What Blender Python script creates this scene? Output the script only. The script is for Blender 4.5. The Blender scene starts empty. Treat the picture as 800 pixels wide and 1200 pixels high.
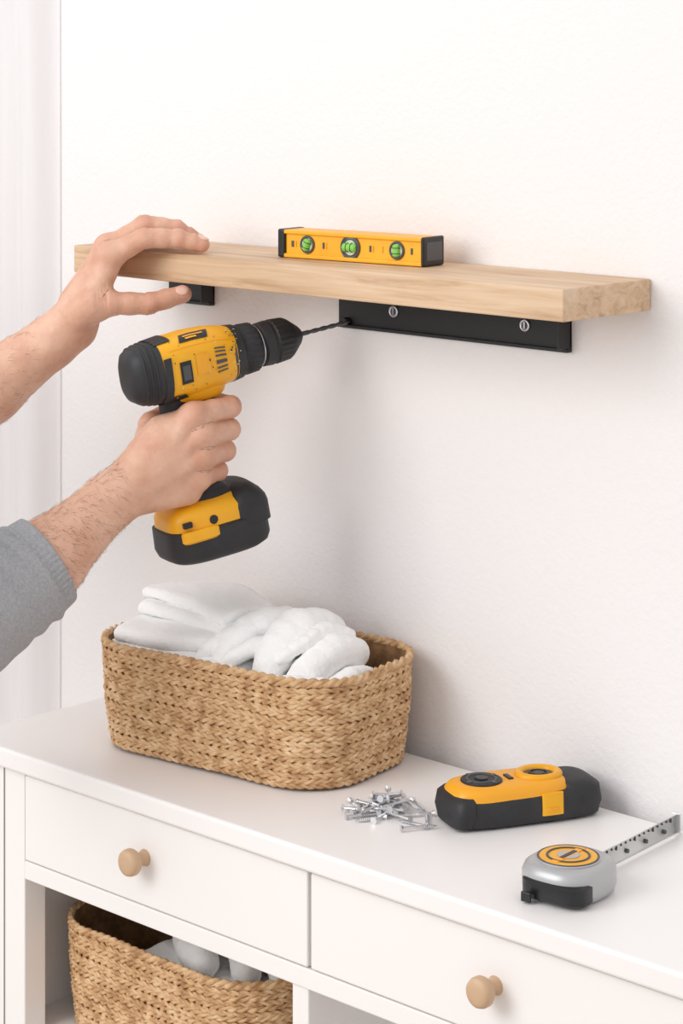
import bpy, bmesh, math, random
import numpy as np
from mathutils import Vector, Matrix, Euler, noise
random.seed(4); np.random.seed(4)
scene = bpy.context.scene
ZOOM = None
try:
    scene.view_settings.view_transform = 'Standard'
except Exception: pass

# ---------------------------------------------------------------- helpers
def lin(c):
    return tuple(((x/255.0)/12.92 if x/255.0 <= 0.04045 else ((x/255.0+0.055)/1.055)**2.4) for x in c) + (1.0,)

def mat(name, col, rough=0.5, metal=0.0, col2=None, nscale=20, bump=0.0, bscale=200, stretch=(1,1,1),
        sss=0.0, coat=0.0, bdist=0.001, detail=4, spec=None, sheen=0.0):
    m = bpy.data.materials.new(name); m.use_nodes = True
    nt = m.node_tree; N = nt.nodes; L = nt.links
    p = N['Principled BSDF']
    p.inputs['Base Color'].default_value = lin(col)
    p.inputs['Roughness'].default_value = rough
    p.inputs['Metallic'].default_value = metal
    if spec is not None: p.inputs['Specular IOR Level'].default_value = spec
    if coat: p.inputs['Coat Weight'].default_value = coat
    if sheen:
        p.inputs['Sheen Weight'].default_value = sheen; p.inputs['Sheen Roughness'].default_value = 0.5
    if sss:
        p.inputs['Subsurface Weight'].default_value = sss
        p.inputs['Subsurface Radius'].default_value = (1.0, 0.9, 0.85)
        p.inputs['Subsurface Scale'].default_value = 0.006
    tc = N.new('ShaderNodeTexCoord'); mp = N.new('ShaderNodeMapping')
    mp.inputs['Scale'].default_value = stretch
    L.new(tc.outputs['Object'], mp.inputs['Vector'])
    if col2 is not None:
        n = N.new('ShaderNodeTexNoise'); n.inputs['Scale'].default_value = nscale; n.inputs['Detail'].default_value = detail
        L.new(mp.outputs['Vector'], n.inputs['Vector'])
        r = N.new('ShaderNodeValToRGB'); r.color_ramp.elements[0].position = 0.33; r.color_ramp.elements[1].position = 0.67
        r.color_ramp.elements[0].color = lin(col2); r.color_ramp.elements[1].color = lin(col)
        L.new(n.outputs['Fac'], r.inputs['Fac']); L.new(r.outputs['Color'], p.inputs['Base Color'])
    if bump:
        n2 = N.new('ShaderNodeTexNoise'); n2.inputs['Scale'].default_value = bscale; n2.inputs['Detail'].default_value = 6
        L.new(mp.outputs['Vector'], n2.inputs['Vector'])
        b = N.new('ShaderNodeBump'); b.inputs['Strength'].default_value = bump; b.inputs['Distance'].default_value = bdist
        L.new(n2.outputs['Fac'], b.inputs['Height']); L.new(b.outputs['Normal'], p.inputs['Normal'])
    return m

def empty(name, loc=(0,0,0), rot=(0,0,0), parent=None):
    e = bpy.data.objects.new(name, None); scene.collection.objects.link(e)
    e.location = loc; e.rotation_euler = rot; e.parent = parent; e.empty_display_size = 0.05
    return e

def mobj(name, verts, faces, m=None, parent=None, smooth=True, loc=(0,0,0), rot=(0,0,0)):
    me = bpy.data.meshes.new(name); me.from_pydata([tuple(v) for v in verts], [], [tuple(f) for f in faces]); me.update()
    if smooth:
        me.polygons.foreach_set('use_smooth', [True]*len(me.polygons))
    o = bpy.data.objects.new(name, me); scene.collection.objects.link(o)
    if m: me.materials.append(m)
    o.parent = parent; o.location = loc; o.rotation_euler = rot
    return o

def from_bm(name, bm, m=None, parent=None, smooth=False, loc=(0,0,0), rot=(0,0,0)):
    me = bpy.data.meshes.new(name); bm.to_mesh(me); bm.free()
    if smooth: me.polygons.foreach_set('use_smooth', [True]*len(me.polygons))
    o = bpy.data.objects.new(name, me); scene.collection.objects.link(o)
    if m: me.materials.append(m)
    o.parent = parent; o.location = loc; o.rotation_euler = rot
    return o

def box(name, lo, hi, m, parent=None, bev=0.002, seg=2, loc=(0,0,0), rot=(0,0,0)):
    bm = bmesh.new(); bmesh.ops.create_cube(bm, size=1)
    for v in bm.verts:
        for i in range(3):
            v.co[i] = lo[i] + (v.co[i]+0.5)*(hi[i]-lo[i])
    if bev > 0:
        bmesh.ops.bevel(bm, geom=list(bm.edges), offset=bev, segments=seg, affect='EDGES', profile=0.5)
    return from_bm(name, bm, m, parent, False, loc, rot)

def se_ring(hx, hy, n=2.0, N=48):
    out = []
    for i in range(N):
        t = 2*math.pi*i/N; c, s = math.cos(t), math.sin(t)
        out.append((math.copysign(abs(c)**(2.0/n), c)*hx, math.copysign(abs(s)**(2.0/n), s)*hy))
    return out

def loft_data(rings, cap=True):
    V = []; F = []; N = len(rings[0])
    for r in rings: V += [tuple(p) for p in r]
    for k in range(len(rings)-1):
        for i in range(N):
            j = (i+1) % N
            F.append((k*N+i, k*N+j, (k+1)*N+j, (k+1)*N+i))
    if cap:
        c0 = tuple(np.mean(np.array(rings[0]), axis=0)); c1 = tuple(np.mean(np.array(rings[-1]), axis=0))
        a = len(V); V.append(c0); V.append(c1); b = (len(rings)-1)*N
        for i in range(N):
            j = (i+1) % N
            F.append((a, j, i)); F.append((a+1, b+i, b+j))
    return V, F

def fixn(o):
    bm = bmesh.new(); bm.from_mesh(o.data); bmesh.ops.recalc_face_normals(bm, faces=bm.faces); bm.to_mesh(o.data); bm.free()

def autosmooth(o, ang=40):
    me = o.data; bm = bmesh.new(); bm.from_mesh(me)
    for e in bm.edges:
        if len(e.link_faces) == 2 and e.calc_face_angle(0) > math.radians(ang): e.smooth = False
    for f in bm.faces: f.smooth = True
    bm.to_mesh(me); bm.free()

def loft_x(name, secs, m, parent, N=48, loc=(0,0,0), rot=(0,0,0), ribs=None):
    """sections (x, zc, hy, hz, n)"""
    rings = []
    for s in secs:
        x, zc, hy, hz, n = s[:5]
        ring = se_ring(hy, hz, n, N)
        if ribs and s[0] >= ribs[0] and s[0] <= ribs[1]:
            ring = [(p[0]*(1-(ribs[2] if i % ribs[3] == 0 else 0)), p[1]*(1-(ribs[2] if i % ribs[3] == 0 else 0))) for i, p in enumerate(ring)]
        rings.append([(x, p[0], zc+p[1]) for p in ring])
    V, F = loft_data(rings); o = mobj(name, V, F, m, parent, True, loc, rot); fixn(o); autosmooth(o, 42); return o

def loft_z(name, secs, m, parent, N=56, loc=(0,0,0), rot=(0,0,0)):
    """sections (z, xc, yc, hx, hy, n)"""
    rings = []
    for z, xc, yc, hx, hy, n in secs:
        rings.append([(xc+p[0], yc+p[1], z) for p in se_ring(hx, hy, n, N)])
    V, F = loft_data(rings); o = mobj(name, V, F, m, parent, True, loc, rot); fixn(o); autosmooth(o, 42); return o

def cyl(name, c, axis, r, h, m, parent, N=32, r2=None, bev=0.0):
    """solid of revolution centred at c along axis"""
    r2 = r if r2 is None else r2
    ax = Vector(axis).normalized(); q = Vector((0,0,1)).rotation_difference(ax)
    prof = [(r-bev, -h/2), (r, -h/2+bev), (r2, h/2-bev), (r2-bev, h/2)] if bev > 0 else [(r, -h/2), (r2, h/2)]
    rings = []
    for rr, z in prof:
        rings.append([tuple(Vector(c)+q @ Vector((rr*math.cos(2*math.pi*i/N), rr*math.sin(2*math.pi*i/N), z))) for i in range(N)])
    V, F = loft_data(rings); o = mobj(name, V, F, m, parent); fixn(o); autosmooth(o, 35); return o

def lathe(name, prof, m, parent, N=40, loc=(0,0,0), rot=(0,0,0)):
    rings = [[(r*math.cos(2*math.pi*i/N), r*math.sin(2*math.pi*i/N), z) for i in range(N)] for r, z in prof]
    V, F = loft_data(rings); o = mobj(name, V, F, m, parent, True, loc, rot); fixn(o); autosmooth(o, 50); return o

def torus(name, c, axis, R, r, m, parent, N=48, M=12, sx=1.0, sy=1.0):
    ax = Vector(axis).normalized(); q = Vector((0,0,1)).rotation_difference(ax)
    V = []; F = []
    for i in range(N):
        t = 2*math.pi*i/N
        for j in range(M):
            p = 2*math.pi*j/M
            V.append(tuple(Vector(c)+q @ Vector(((R+r*math.cos(p))*math.cos(t)*sx, (R+r*math.cos(p))*math.sin(t)*sy, r*math.sin(p)))))
    for i in range(N):
        for j in range(M):
            F.append((i*M+j, ((i+1) % N)*M+j, ((i+1) % N)*M+(j+1) % M, i*M+(j+1) % M))
    o = mobj(name, V, F, m, parent); fixn(o); return o

# ------------------------------------------------------ smooth-union surface modelling
def sd_prim(P, pr):
    t = pr[0]
    if t == 'c':
        a, b, ra, rb = pr[1:5]
        ab = b-a; L2 = max(float(ab @ ab), 1e-12)
        h = np.clip(((P-a) @ ab)/L2, 0, 1)
        return np.linalg.norm(P-a-h[:, None]*ab, axis=1) - (ra+(rb-ra)*h)
    if t == 'b':
        c, R, hs, r = pr[1:5]
        q = np.abs((P-c) @ R)-(hs-r)
        return np.linalg.norm(np.maximum(q, 0), axis=1)+np.minimum(q.max(axis=1), 0)-r

def smin(a, b, k):
    if k <= 0: return np.minimum(a, b)
    h = np.maximum(k-np.abs(a-b), 0)/k
    return np.minimum(a, b)-h*h*k*0.25

def field(P, groups, kgroup, creases=(), disp=None):
    tot = None; side = None; ks = 0
    for gi, (prims, kin, kout) in enumerate(groups):
        d = None
        for pr in prims:
            dd = sd_prim(P, pr)
            d = dd if d is None else smin(d, dd, kin)
        if gi == 0: tot = d
        else:
            side = d if side is None else smin(side, d, kgroup)
            ks = kout
    if side is not None: tot = smin(tot, side, ks)
    for (c, n, w, R, amp) in creases:
        q = P-c
        tot = tot + amp*np.exp(-((q @ n)/w)**2)*np.exp(-(q*q).sum(axis=1)/(R*R))
    if disp is not None: tot = tot - disp(P)
    return tot

def sdf_mesh(name, groups, voxel, kgroup, m, parent, creases=(), disp=None, loc=(0,0,0), rot=(0,0,0), its=4, smooth_it=1, warp=None, fluff=0.0):
    bm = bmesh.new()
    for prims, _, _ in groups:
        for pr in prims:
            if pr[0] == 'c':
                a, b, ra, rb = pr[1:5]; L = float(np.linalg.norm(b-a)); st = max(2, int(L/(0.3*min(ra, rb)))+1)
                for i in range(st+1):
                    t = i/st; c = a+(b-a)*t; r = ra+(rb-ra)*t
                    bmesh.ops.create_icosphere(bm, subdivisions=2, radius=float(r), matrix=Matrix.Translation(Vector(c)))
            else:
                c, R, hs, r = pr[1:5]
                M = Matrix.Translation(Vector(c)) @ Matrix(R.tolist()).to_4x4() @ Matrix.Diagonal((*[float(x)*1.96 for x in hs], 1))
                bmesh.ops.create_cube(bm, size=1, matrix=M)
    me = bpy.data.meshes.new(name+'_tmp'); bm.to_mesh(me); bm.free()
    o = bpy.data.objects.new(name+'_tmp', me); scene.collection.objects.link(o)
    md = o.modifiers.new('r', 'REMESH'); md.mode = 'VOXEL'; md.voxel_size = voxel
    dg = bpy.context.evaluated_depsgraph_get(); dg.update()
    me2 = bpy.data.meshes.new_from_object(o.evaluated_get(dg)); me2.name = name
    bpy.data.objects.remove(o, do_unlink=True)
    n = len(me2.vertices); P = np.empty(n*3); me2.vertices.foreach_get('co', P); P = P.reshape(-1, 3)
    E = np.empty(len(me2.edges)*2, dtype=np.int64); me2.edges.foreach_get('vertices', E); E = E.reshape(-1, 2)
    def lap(P, w=0.5):
        S = np.zeros_like(P); C = np.zeros(len(P))
        np.add.at(S, E[:, 0], P[E[:, 1]]); np.add.at(S, E[:, 1], P[E[:, 0]])
        np.add.at(C, E[:, 0], 1); np.add.at(C, E[:, 1], 1)
        return P*(1-w)+w*S/np.maximum(C, 1)[:, None]
    e = voxel*0.35
    P = lap(lap(P))
    G = None
    for it in range(its):
        d = field(P, groups, kgroup, creases, disp)
        G = np.zeros_like(P)
        for ax in range(3):
            D = np.zeros(3); D[ax] = e
            G[:, ax] = (field(P+D, groups, kgroup, creases, disp)-field(P-D, groups, kgroup, creases, disp))/(2*e)
        gn = (G*G).sum(axis=1); gn = np.maximum(gn, 0.15)
        step = np.clip(d, -voxel*4, voxel*4)/gn
        P = P-G*step[:, None]
        if it < its-1: P = lap(P, 0.3)
    for _ in range(smooth_it): P = lap(P, 0.3)
    if fluff:
        gl = np.linalg.norm(G, axis=1)+1e-9
        P = P+(G/gl[:, None])*(np.random.rand(len(P), 1)-0.5)*2*fluff
    if warp is not None: P = warp(P)
    me2.vertices.foreach_set('co', P.ravel()); me2.update()
    me2.polygons.foreach_set('use_smooth', [True]*len(me2.polygons))
    me2.materials.clear(); me2.materials.append(m)
    ob = bpy.data.objects.new(name, me2); scene.collection.objects.link(ob)
    ob.parent = parent; ob.location = loc; ob.rotation_euler = rot
    return ob

# ---------------------------------------------------------------- materials
M_wall = mat('wall_plaster', (239,236,236), 0.92, bump=0.35, bscale=130, bdist=0.003)
M_floor = mat('floor_wood', (205,192,180), 0.5, col2=(188,172,156), nscale=4, stretch=(1,10,1))
M_white = mat('white_lacquer', (246,243,242), 0.38, bump=0.04, bscale=60, bdist=0.001)
M_gap = mat('gap_dark', (135,128,124), 0.8)
M_metalblk = mat('powder_black', (34,34,37), 0.5, bump=0.2, bscale=400, bdist=0.0005)
M_steel = mat('steel', (215,215,218), 0.28, metal=0.85, bump=0.1, bscale=150)
M_blade = mat('blade_steel', (214,214,212), 0.4, metal=0.25)
M_yel = mat('tool_yellow', (246,180,28), 0.38, col2=(240,170,20), nscale=25, bump=0.06, bscale=300)
M_yel2 = mat('tool_amber', (245,170,34), 0.4)
M_rub = mat('rubber_black', (46,46,49), 0.55, col2=(35,35,38), nscale=30, bump=0.25, bscale=500, bdist=0.0006)
M_blk = mat('plastic_black', (24,24,26), 0.35)
M_grey = mat('plastic_grey', (76,77,80), 0.42)
M_silver = mat('silver_plastic', (182,182,184), 0.35, metal=0.3, bump=0.05, bscale=300)
M_green = mat('vial_green', (130,205,85), 0.15, coat=0.5)
M_vial = mat('vial_lens', (205,215,190), 0.12, coat=0.6)
M_towel = mat('terry_towel', (255,255,255), 1.0, bump=0.30, bscale=260, bdist=0.0020, spec=0.2)
M_knob = mat('knob_beech', (212,180,148), 0.5, col2=(196,162,128), nscale=8, stretch=(2,2,10), bump=0.1, bscale=60)
M_nail = mat('fingernail', (236,194,176), 0.28, coat=0.3)
M_hair = mat('arm_hair', (126,94,70), 0.7)
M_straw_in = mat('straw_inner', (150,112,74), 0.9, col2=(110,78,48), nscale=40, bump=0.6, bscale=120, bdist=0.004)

def voile():
    m = bpy.data.materials.new('curtain_voile'); m.use_nodes = True
    nt = m.node_tree; N = nt.nodes; L = nt.links; p = N['Principled BSDF']; out = N['Material Output']
    p.inputs['Base Color'].default_value = lin((250,248,249)); p.inputs['Roughness'].default_value = 0.95
    tl = N.new('ShaderNodeBsdfTranslucent'); tl.inputs['Color'].default_value = lin((250,248,249))
    tp = N.new('ShaderNodeBsdfTransparent')
    m1 = N.new('ShaderNodeMixShader'); m1.inputs[0].default_value = 0.30
    m2 = N.new('ShaderNodeMixShader')
    tc = N.new('ShaderNodeTexCoord'); nz_ = N.new('ShaderNodeTexNoise'); nz_.inputs['Scale'].default_value = 6
    mp = N.new('ShaderNodeMapping'); mp.inputs['Scale'].default_value = (6, 1, 0.3)
    L.new(tc.outputs['Object'], mp.inputs['Vector']); L.new(mp.outputs['Vector'], nz_.inputs['Vector'])
    mr = N.new('ShaderNodeMapRange'); mr.inputs['To Min'].default_value = 0.10; mr.inputs['To Max'].default_value = 0.32
    L.new(nz_.outputs['Fac'], mr.inputs['Value']); L.new(mr.outputs['Result'], m2.inputs[0])
    L.new(p.outputs[0], m1.inputs[1]); L.new(tl.outputs[0], m1.inputs[2])
    L.new(m1.outputs[0], m2.inputs[1]); L.new(tp.outputs[0], m2.inputs[2]); L.new(m2.outputs[0], out.inputs['Surface'])
    return m
M_cloth = voile()

def skin():
    m = bpy.data.materials.new('skin'); m.use_nodes = True
    nt = m.node_tree; N = nt.nodes; L = nt.links; p = N['Principled BSDF']
    p.inputs['Roughness'].default_value = 0.48
    p.inputs['Subsurface Weight'].default_value = 0.10
    p.inputs['Subsurface Radius'].default_value = (1.0, 0.35, 0.2); p.inputs['Subsurface Scale'].default_value = 0.005
    tc = N.new('ShaderNodeTexCoord')
    n = N.new('ShaderNodeTexNoise'); n.inputs['Scale'].default_value = 18; n.inputs['Detail'].default_value = 7; n.inputs['Roughness'].default_value = 0.6
    L.new(tc.outputs['Object'], n.inputs['Vector'])
    r = N.new('ShaderNodeValToRGB'); cr = r.color_ramp
    cr.elements[0].position = 0.32; cr.elements[0].color = lin((210,156,130))
    cr.elements[1].position = 0.66; cr.elements[1].color = lin((233,191,166))
    L.new(n.outputs['Fac'], r.inputs['Fac'])
    at = N.new('ShaderNodeAttribute'); at.attribute_name = 'flush'
    mx = N.new('ShaderNodeMix'); mx.data_type = 'RGBA'; mx.inputs['B'].default_value = lin((204,124,102))
    L.new(at.outputs['Fac'], mx.inputs['Factor']); L.new(r.outputs['Color'], mx.inputs['A'])
    L.new(mx.outputs['Result'], p.inputs['Base Color'])
    vo = N.new('ShaderNodeTexVoronoi'); vo.inputs['Scale'].default_value = 420; vo.feature = 'DISTANCE_TO_EDGE'
    L.new(tc.outputs['Object'], vo.inputs['Vector'])
    n2 = N.new('ShaderNodeTexNoise'); n2.inputs['Scale'].default_value = 60; n2.inputs['Detail'].default_value = 7; n2.inputs['Roughness'].default_value = 0.6
    L.new(tc.outputs['Object'], n2.inputs['Vector'])
    ad = N.new('ShaderNodeMath'); ad.operation = 'MULTIPLY_ADD'; ad.inputs[1].default_value = 0.4
    L.new(vo.outputs['Distance'], ad.inputs[0]); L.new(n2.outputs['Fac'], ad.inputs[2])
    b = N.new('ShaderNodeBump'); b.inputs['Strength'].default_value = 0.55; b.inputs['Distance'].default_value = 0.0022
    L.new(ad.outputs[0], b.inputs['Height']); L.new(b.outputs['Normal'], p.inputs['Normal'])
    return m
M_skin = skin()

def straw():
    m = bpy.data.materials.new('water_hyacinth'); m.use_nodes = True
    nt = m.node_tree; N = nt.nodes; L = nt.links; p = N['Principled BSDF']
    p.inputs['Roughness'].default_value = 0.7
    tc = N.new('ShaderNodeTexCoord')
    n = N.new('ShaderNodeTexNoise'); n.inputs['Scale'].default_value = 60; n.inputs['Detail'].default_value = 5
    L.new(tc.outputs['Object'], n.inputs['Vector'])
    r = N.new('ShaderNodeValToRGB'); cr = r.color_ramp
    cr.elements[0].position = 0.3; cr.elements[0].color = lin((172,128,86))
    cr.elements[1].position = 0.7; cr.elements[1].color = lin((232,200,160))
    e = cr.elements.new(0.5); e.color = lin((212,172,127))
    L.new(n.outputs['Fac'], r.inputs['Fac']); L.new(r.outputs['Color'], p.inputs['Base Color'])
    w = N.new('ShaderNodeTexNoise'); w.inputs['Scale'].default_value = 260; L.new(tc.outputs['Object'], w.inputs['Vector'])
    b = N.new('ShaderNodeBump'); b.inputs['Strength'].default_value = 0.5; b.inputs['Distance'].default_value = 0.002
    L.new(w.outputs['Fac'], b.inputs['Height']); L.new(b.outputs['Normal'], p.inputs['Normal'])
    return m
M_straw = straw()

def wood():
    m = bpy.data.materials.new('oak_shelf'); m.use_nodes = True
    nt = m.node_tree; N = nt.nodes; L = nt.links; p = N['Principled BSDF']
    p.inputs['Roughness'].default_value = 0.55
    tc = N.new('ShaderNodeTexCoord'); mp = N.new('ShaderNodeMapping'); mp.inputs['Scale'].default_value = (1.0, 14, 22)
    L.new(tc.outputs['Object'], mp.inputs['Vector'])
    n = N.new('ShaderNodeTexNoise'); n.inputs['Scale'].default_value = 3.0; n.inputs['Detail'].default_value = 9; n.inputs['Roughness'].default_value = 0.66; n.inputs['Distortion'].default_value = 0.8
    L.new(mp.outputs['Vector'], n.inputs['Vector'])
    r = N.new('ShaderNodeValToRGB'); cr = r.color_ramp
    cr.elements[0].position = 0.30; cr.elements[0].color = lin((188,152,118))
    cr.elements[1].position = 0.70; cr.elements[1].color = lin((234,208,180))
    e = cr.elements.new(0.48); e.color = lin((219,187,154))
    L.new(n.outputs['Fac'], r.inputs['Fac'])
    n3 = N.new('ShaderNodeTexNoise'); n3.inputs['Scale'].default_value = 1.3; mp3 = N.new('ShaderNodeMapping'); mp3.inputs['Scale'].default_value = (1.2, 6, 2)
    L.new(tc.outputs['Object'], mp3.inputs['Vector']); L.new(mp3.outputs['Vector'], n3.inputs['Vector'])
    mx = N.new('ShaderNodeMix'); mx.data_type = 'RGBA'; mx.blend_type = 'MULTIPLY'
    r3 = N.new('ShaderNodeValToRGB'); r3.color_ramp.elements[0].position = 0.35; r3.color_ramp.elements[1].position = 0.65
    r3.color_ramp.elements[0].color = (0.86,0.83,0.79,1); r3.color_ramp.elements[1].color = (1,1,1,1)
    L.new(n3.outputs['Fac'], r3.inputs['Fac'])
    mx.inputs['Factor'].default_value = 1.0
    L.new(r.outputs['Color'], mx.inputs['A']); L.new(r3.outputs['Color'], mx.inputs['B']); L.new(mx.outputs['Result'], p.inputs['Base Color'])
    b = N.new('ShaderNodeBump'); b.inputs['Strength'].default_value = 0.25; b.inputs['Distance'].default_value = 0.001
    L.new(n.outputs['Fac'], b.inputs['Height']); L.new(b.outputs['Normal'], p.inputs['Normal'])
    return m
M_oak = wood()
M_knit = mat('grey_jersey', (176,176,179), 0.95, col2=(158,158,162), nscale=260, bump=0.6, bscale=400, bdist=0.002)

# ---------------------------------------------------------------- room
FZ = -0.175
WY = 0.012
box('wall_back', (-3.2,WY,FZ), (3.6,WY+0.15,3.3), M_wall, bev=0)
box('floor', (-3.2,-4.2,FZ-0.1), (3.6,WY,FZ), M_floor, bev=0)
box('baseboard_back', (-3.2,WY-0.018,FZ), (3.6,WY,FZ+0.1), M_white, bev=0.003)

# curtain : sheer cloth hanging in loose, unequal folds from a rail
cur = empty('curtain', (0,0,0))
V = []; F = []; nx = 420; nz = 80
for j in range(nz+1):
    z = FZ+0.02+(2.95-FZ)*j/nz
    for i in range(nx+1):
        x = -2.12+1.0*i/nx
        e_ = (-1.12-x)
        fade = min(1.0, e_/0.05); fade = fade*fade*(3-2*fade)
        q = x+0.020*math.sin(0.9*z+x*6)+0.008*math.sin(2.3*z+1.0)
        f = 0.014*math.sin(2*math.pi*q/0.098+0.9*math.sin(q*14)+0.4)+0.0035*math.sin(2*math.pi*q/0.047+1.9*math.sin(0.7*z)+x*4)
        f *= 0.8+0.35*math.sin(z*1.5+x*13)
        y = WY-0.004-fade*(0.022+f)
        V.append((x-0.004+0.010*math.sin(z*0.9+0.4)*(1-min(1,e_/0.4)), min(y, WY-0.0015), z))
for j in range(nz):
    for i in range(nx):
        a = j*(nx+1)+i; F.append((a, a+1, a+nx+2, a+nx+1))
mobj('curtain_cloth', V, F, M_cloth, cur)
cyl('curtain_rail', (-1.62,WY-0.040,2.985), (1,0,0), 0.012, 1.2, M_white, cur)

# ---------------------------------------------------------------- shelf
sh = empty('wall_shelf', (0,0,0))
box('shelf_board', (-0.853,-0.180,1.483), (0.130,WY-0.001,1.526), M_oak, sh, bev=0.0025, seg=3)

def bracket(nm, x0, x1, zb=1.417):
    b = empty(nm, (0,WY,0))
    box('wall_flange', (x0,-0.006,zb), (x1,-0.0005,1.482), M_metalblk, b, bev=0.0015)
    box('shelf_flange', (x0,-0.075,1.4765), (x1,-0.0005,1.4825), M_metalblk, b, bev=0.0015)
    box('lip', (x0,-0.012,zb-0.003), (x1,-0.0005,zb+0.002), M_metalblk, b, bev=0.001)
    box('end_web', (x1-0.004,-0.03,zb+0.003), (x1,-0.001,1.478), M_metalblk, b, bev=0.001)
    return b
br = bracket('shelf_bracket', -0.450, -0.005)
br2 = bracket('shelf_bracket.001', -0.835, -0.730, 1.427)
for x in (-0.335, -0.084):
    torus('screw_ring', (x,-0.0075,1.446), (0,1,0), 0.0072, 0.0020, M_steel, br, sx=1)
    cyl('screw_head', (x,-0.0075,1.446), (0,-1,0), 0.0060, 0.002, M_grey, br)
    box('screw_slot', (x-0.0014,-0.0094,1.441), (x+0.0014,-0.0084,1.451), M_steel, br, bev=0)
cyl('pilot_screw', (-0.428,-0.012,1.424), (0,-1,0), 0.006, 0.012, M_metalblk, br, bev=0.001)

# ---------------------------------------------------------------- spirit level
lv = empty('spirit_level', (-0.333,-0.072,1.527), (0,0,math.radians(6)))
L2, D2, H2 = 0.134, 0.025, 0.041
box('body_core', (-L2+0.012,-D2+0.004,0.003), (L2-0.006,D2-0.002,H2-0.003), M_yel, lv, bev=0.002)
box('bottom_flange', (-L2+0.006,-D2,0), (L2-0.004,D2,0.006), M_yel, lv, bev=0.0015)
box('top_flange', (-L2+0.006,-D2,H2-0.006), (L2-0.004,D2,H2), M_yel, lv, bev=0.0015)
box('end_cap_a', (-L2,-D2-0.001,-0.0005), (-L2+0.013,D2+0.001,H2+0.001), M_blk, lv, bev=0.003, seg=3)
box('end_cap_b', (L2-0.006,-D2-0.001,-0.0005), (L2,D2+0.001,H2+0.001), M_blk, lv, bev=0.003, seg=3)
box('end_inset', (L2-0.001,-D2+0.006,0.007), (L2+0.001,D2-0.006,H2-0.007), M_grey, lv, bev=0.001)
yf = -D2+0.003
for cx, R in ((-0.080,0.0115),(0.0,0.0160),(0.084,0.0115)):
    torus('vial_bezel', (cx,yf,H2/2), (0,1,0), R, 0.0020, M_grey, lv)
    cyl('vial_window', (cx,yf+0.001,H2/2), (0,-1,0), R, 0.003, M_vial, lv)
    ax = (1,0,0) if cx == 0 else ((0.4,0,1) if cx < 0 else (0,0,1))
    cyl('vial_tube', (cx,yf-0.0008,H2/2), ax, 0.0065 if cx == 0 else 0.0062, R*1.55, M_green, lv, bev=0.002)
    for s in (-1, 1):
        d = Vector(ax).normalized()*0.004*s
        torus('vial_line', tuple(Vector((cx,yf-0.0008,H2/2))+d), ax, 0.0068 if cx == 0 else 0.0065, 0.0005, M_blk, lv, 24, 6)
torus('vial_inner_ring', (0,yf-0.001,H2/2), (0,1,0), 0.0125, 0.0012, M_grey, lv)
for cx, w_ in ((-0.108,0.004),(-0.102,0.002),(-0.050,0.003),(-0.045,0.002),(0.036,0.003),(0.041,0.002),(0.058,0.002),(0.110,0.003)):
    box('print_mark', (cx-w_/2,yf-0.0002,0.016), (cx+w_/2,yf+0.0012,0.025), M_grey if w_ > 0.0025 else M_yel2, lv, bev=0)

# ---------------------------------------------------------------- dresser
dr = empty('dresser', (0,0,0))
X0, X1 = -0.845, 0.625
YF = -0.401
box('top_slab', (X0,YF-0.006,0.770), (X1,WY-0.020,0.800), M_white, dr, bev=0.005, seg=4)
yb = -0.03
PX0, PX1 = -0.800, 0.580
def leg(nm, xa, xb, ya, yc):
    box(nm, (xa,ya,FZ+0.001), (xb,yc,0.7695), M_white, dr, bev=0.002)
leg('leg_1', PX0, -0.711, -0.392, -0.352)
leg('leg_2', 0.490, PX1, -0.392, -0.352)
leg('leg_3', PX0, -0.75, -0.07, yb)
leg('leg_4', 0.53, PX1, -0.07, yb)
box('leg_groove', (-0.760,-0.3925,FZ+0.01), (-0.757,-0.38,0.768), M_gap, dr, bev=0)
box('side_panel_a', (PX0+0.006,-0.355,0.30), (PX0+0.024,-0.065,0.769), M_white, dr, bev=0.001)
box('side_panel_b', (PX1-0.024,-0.355,0.30), (PX1-0.006,-0.065,0.769), M_white, dr, bev=0.001)
box('drawer_carcass', (-0.776,-0.375,0.62), (0.556,-0.045,0.766), M_gap, dr, bev=0)
box('back_panel', (-0.776,-0.044,0.30), (0.556,-0.034,0.769), M_white, dr, bev=0)
box('rail_lower', (-0.7115,-0.392,0.610), (0.4905,-0.05,0.637), M_white, dr, bev=0.002)
box('rail_upper', (-0.7115,-0.384,0.7655), (0.4905,-0.36,0.7698), M_white, dr, bev=0)
box('centre_divider', (-0.158,-0.388,0.36), (-0.128,-0.05,0.611), M_white, dr, bev=0.002)
box('centre_stile', (-0.1245,-0.376,0.637), (-0.1185,-0.35,0.767), M_gap, dr, bev=0)
box('lower_shelf', (PX0+0.02,-0.388,0.352), (PX1-0.02,-0.04,0.378), M_white, dr, bev=0.003)
box('drawer_front_1', (-0.708,-0.394,0.6395), (-0.1245,-0.372,0.7645), M_white, dr, bev=0.0025, seg=3)
box('drawer_front_2', (-0.1185,-0.394,0.6395), (0.487,-0.372,0.7645), M_white, dr, bev=0.0025, seg=3)
kprof = [(0.0125,0.0),(0.011,0.003),(0.0088,0.009),(0.0088,0.013),(0.012,0.018),(0.0165,0.021),(0.0188,0.025),(0.0188,0.031),(0.0172,0.0355),(0.013,0.038),(0.006,0.039)]
lathe('knob_1', kprof, M_knob, dr, 48, (-0.442,-0.393,0.707), (math.radians(90),0,0))
lathe('knob_2', kprof, M_knob, dr, 48, (0.194,-0.393,0.705), (math.radians(90),0,0))

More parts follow.
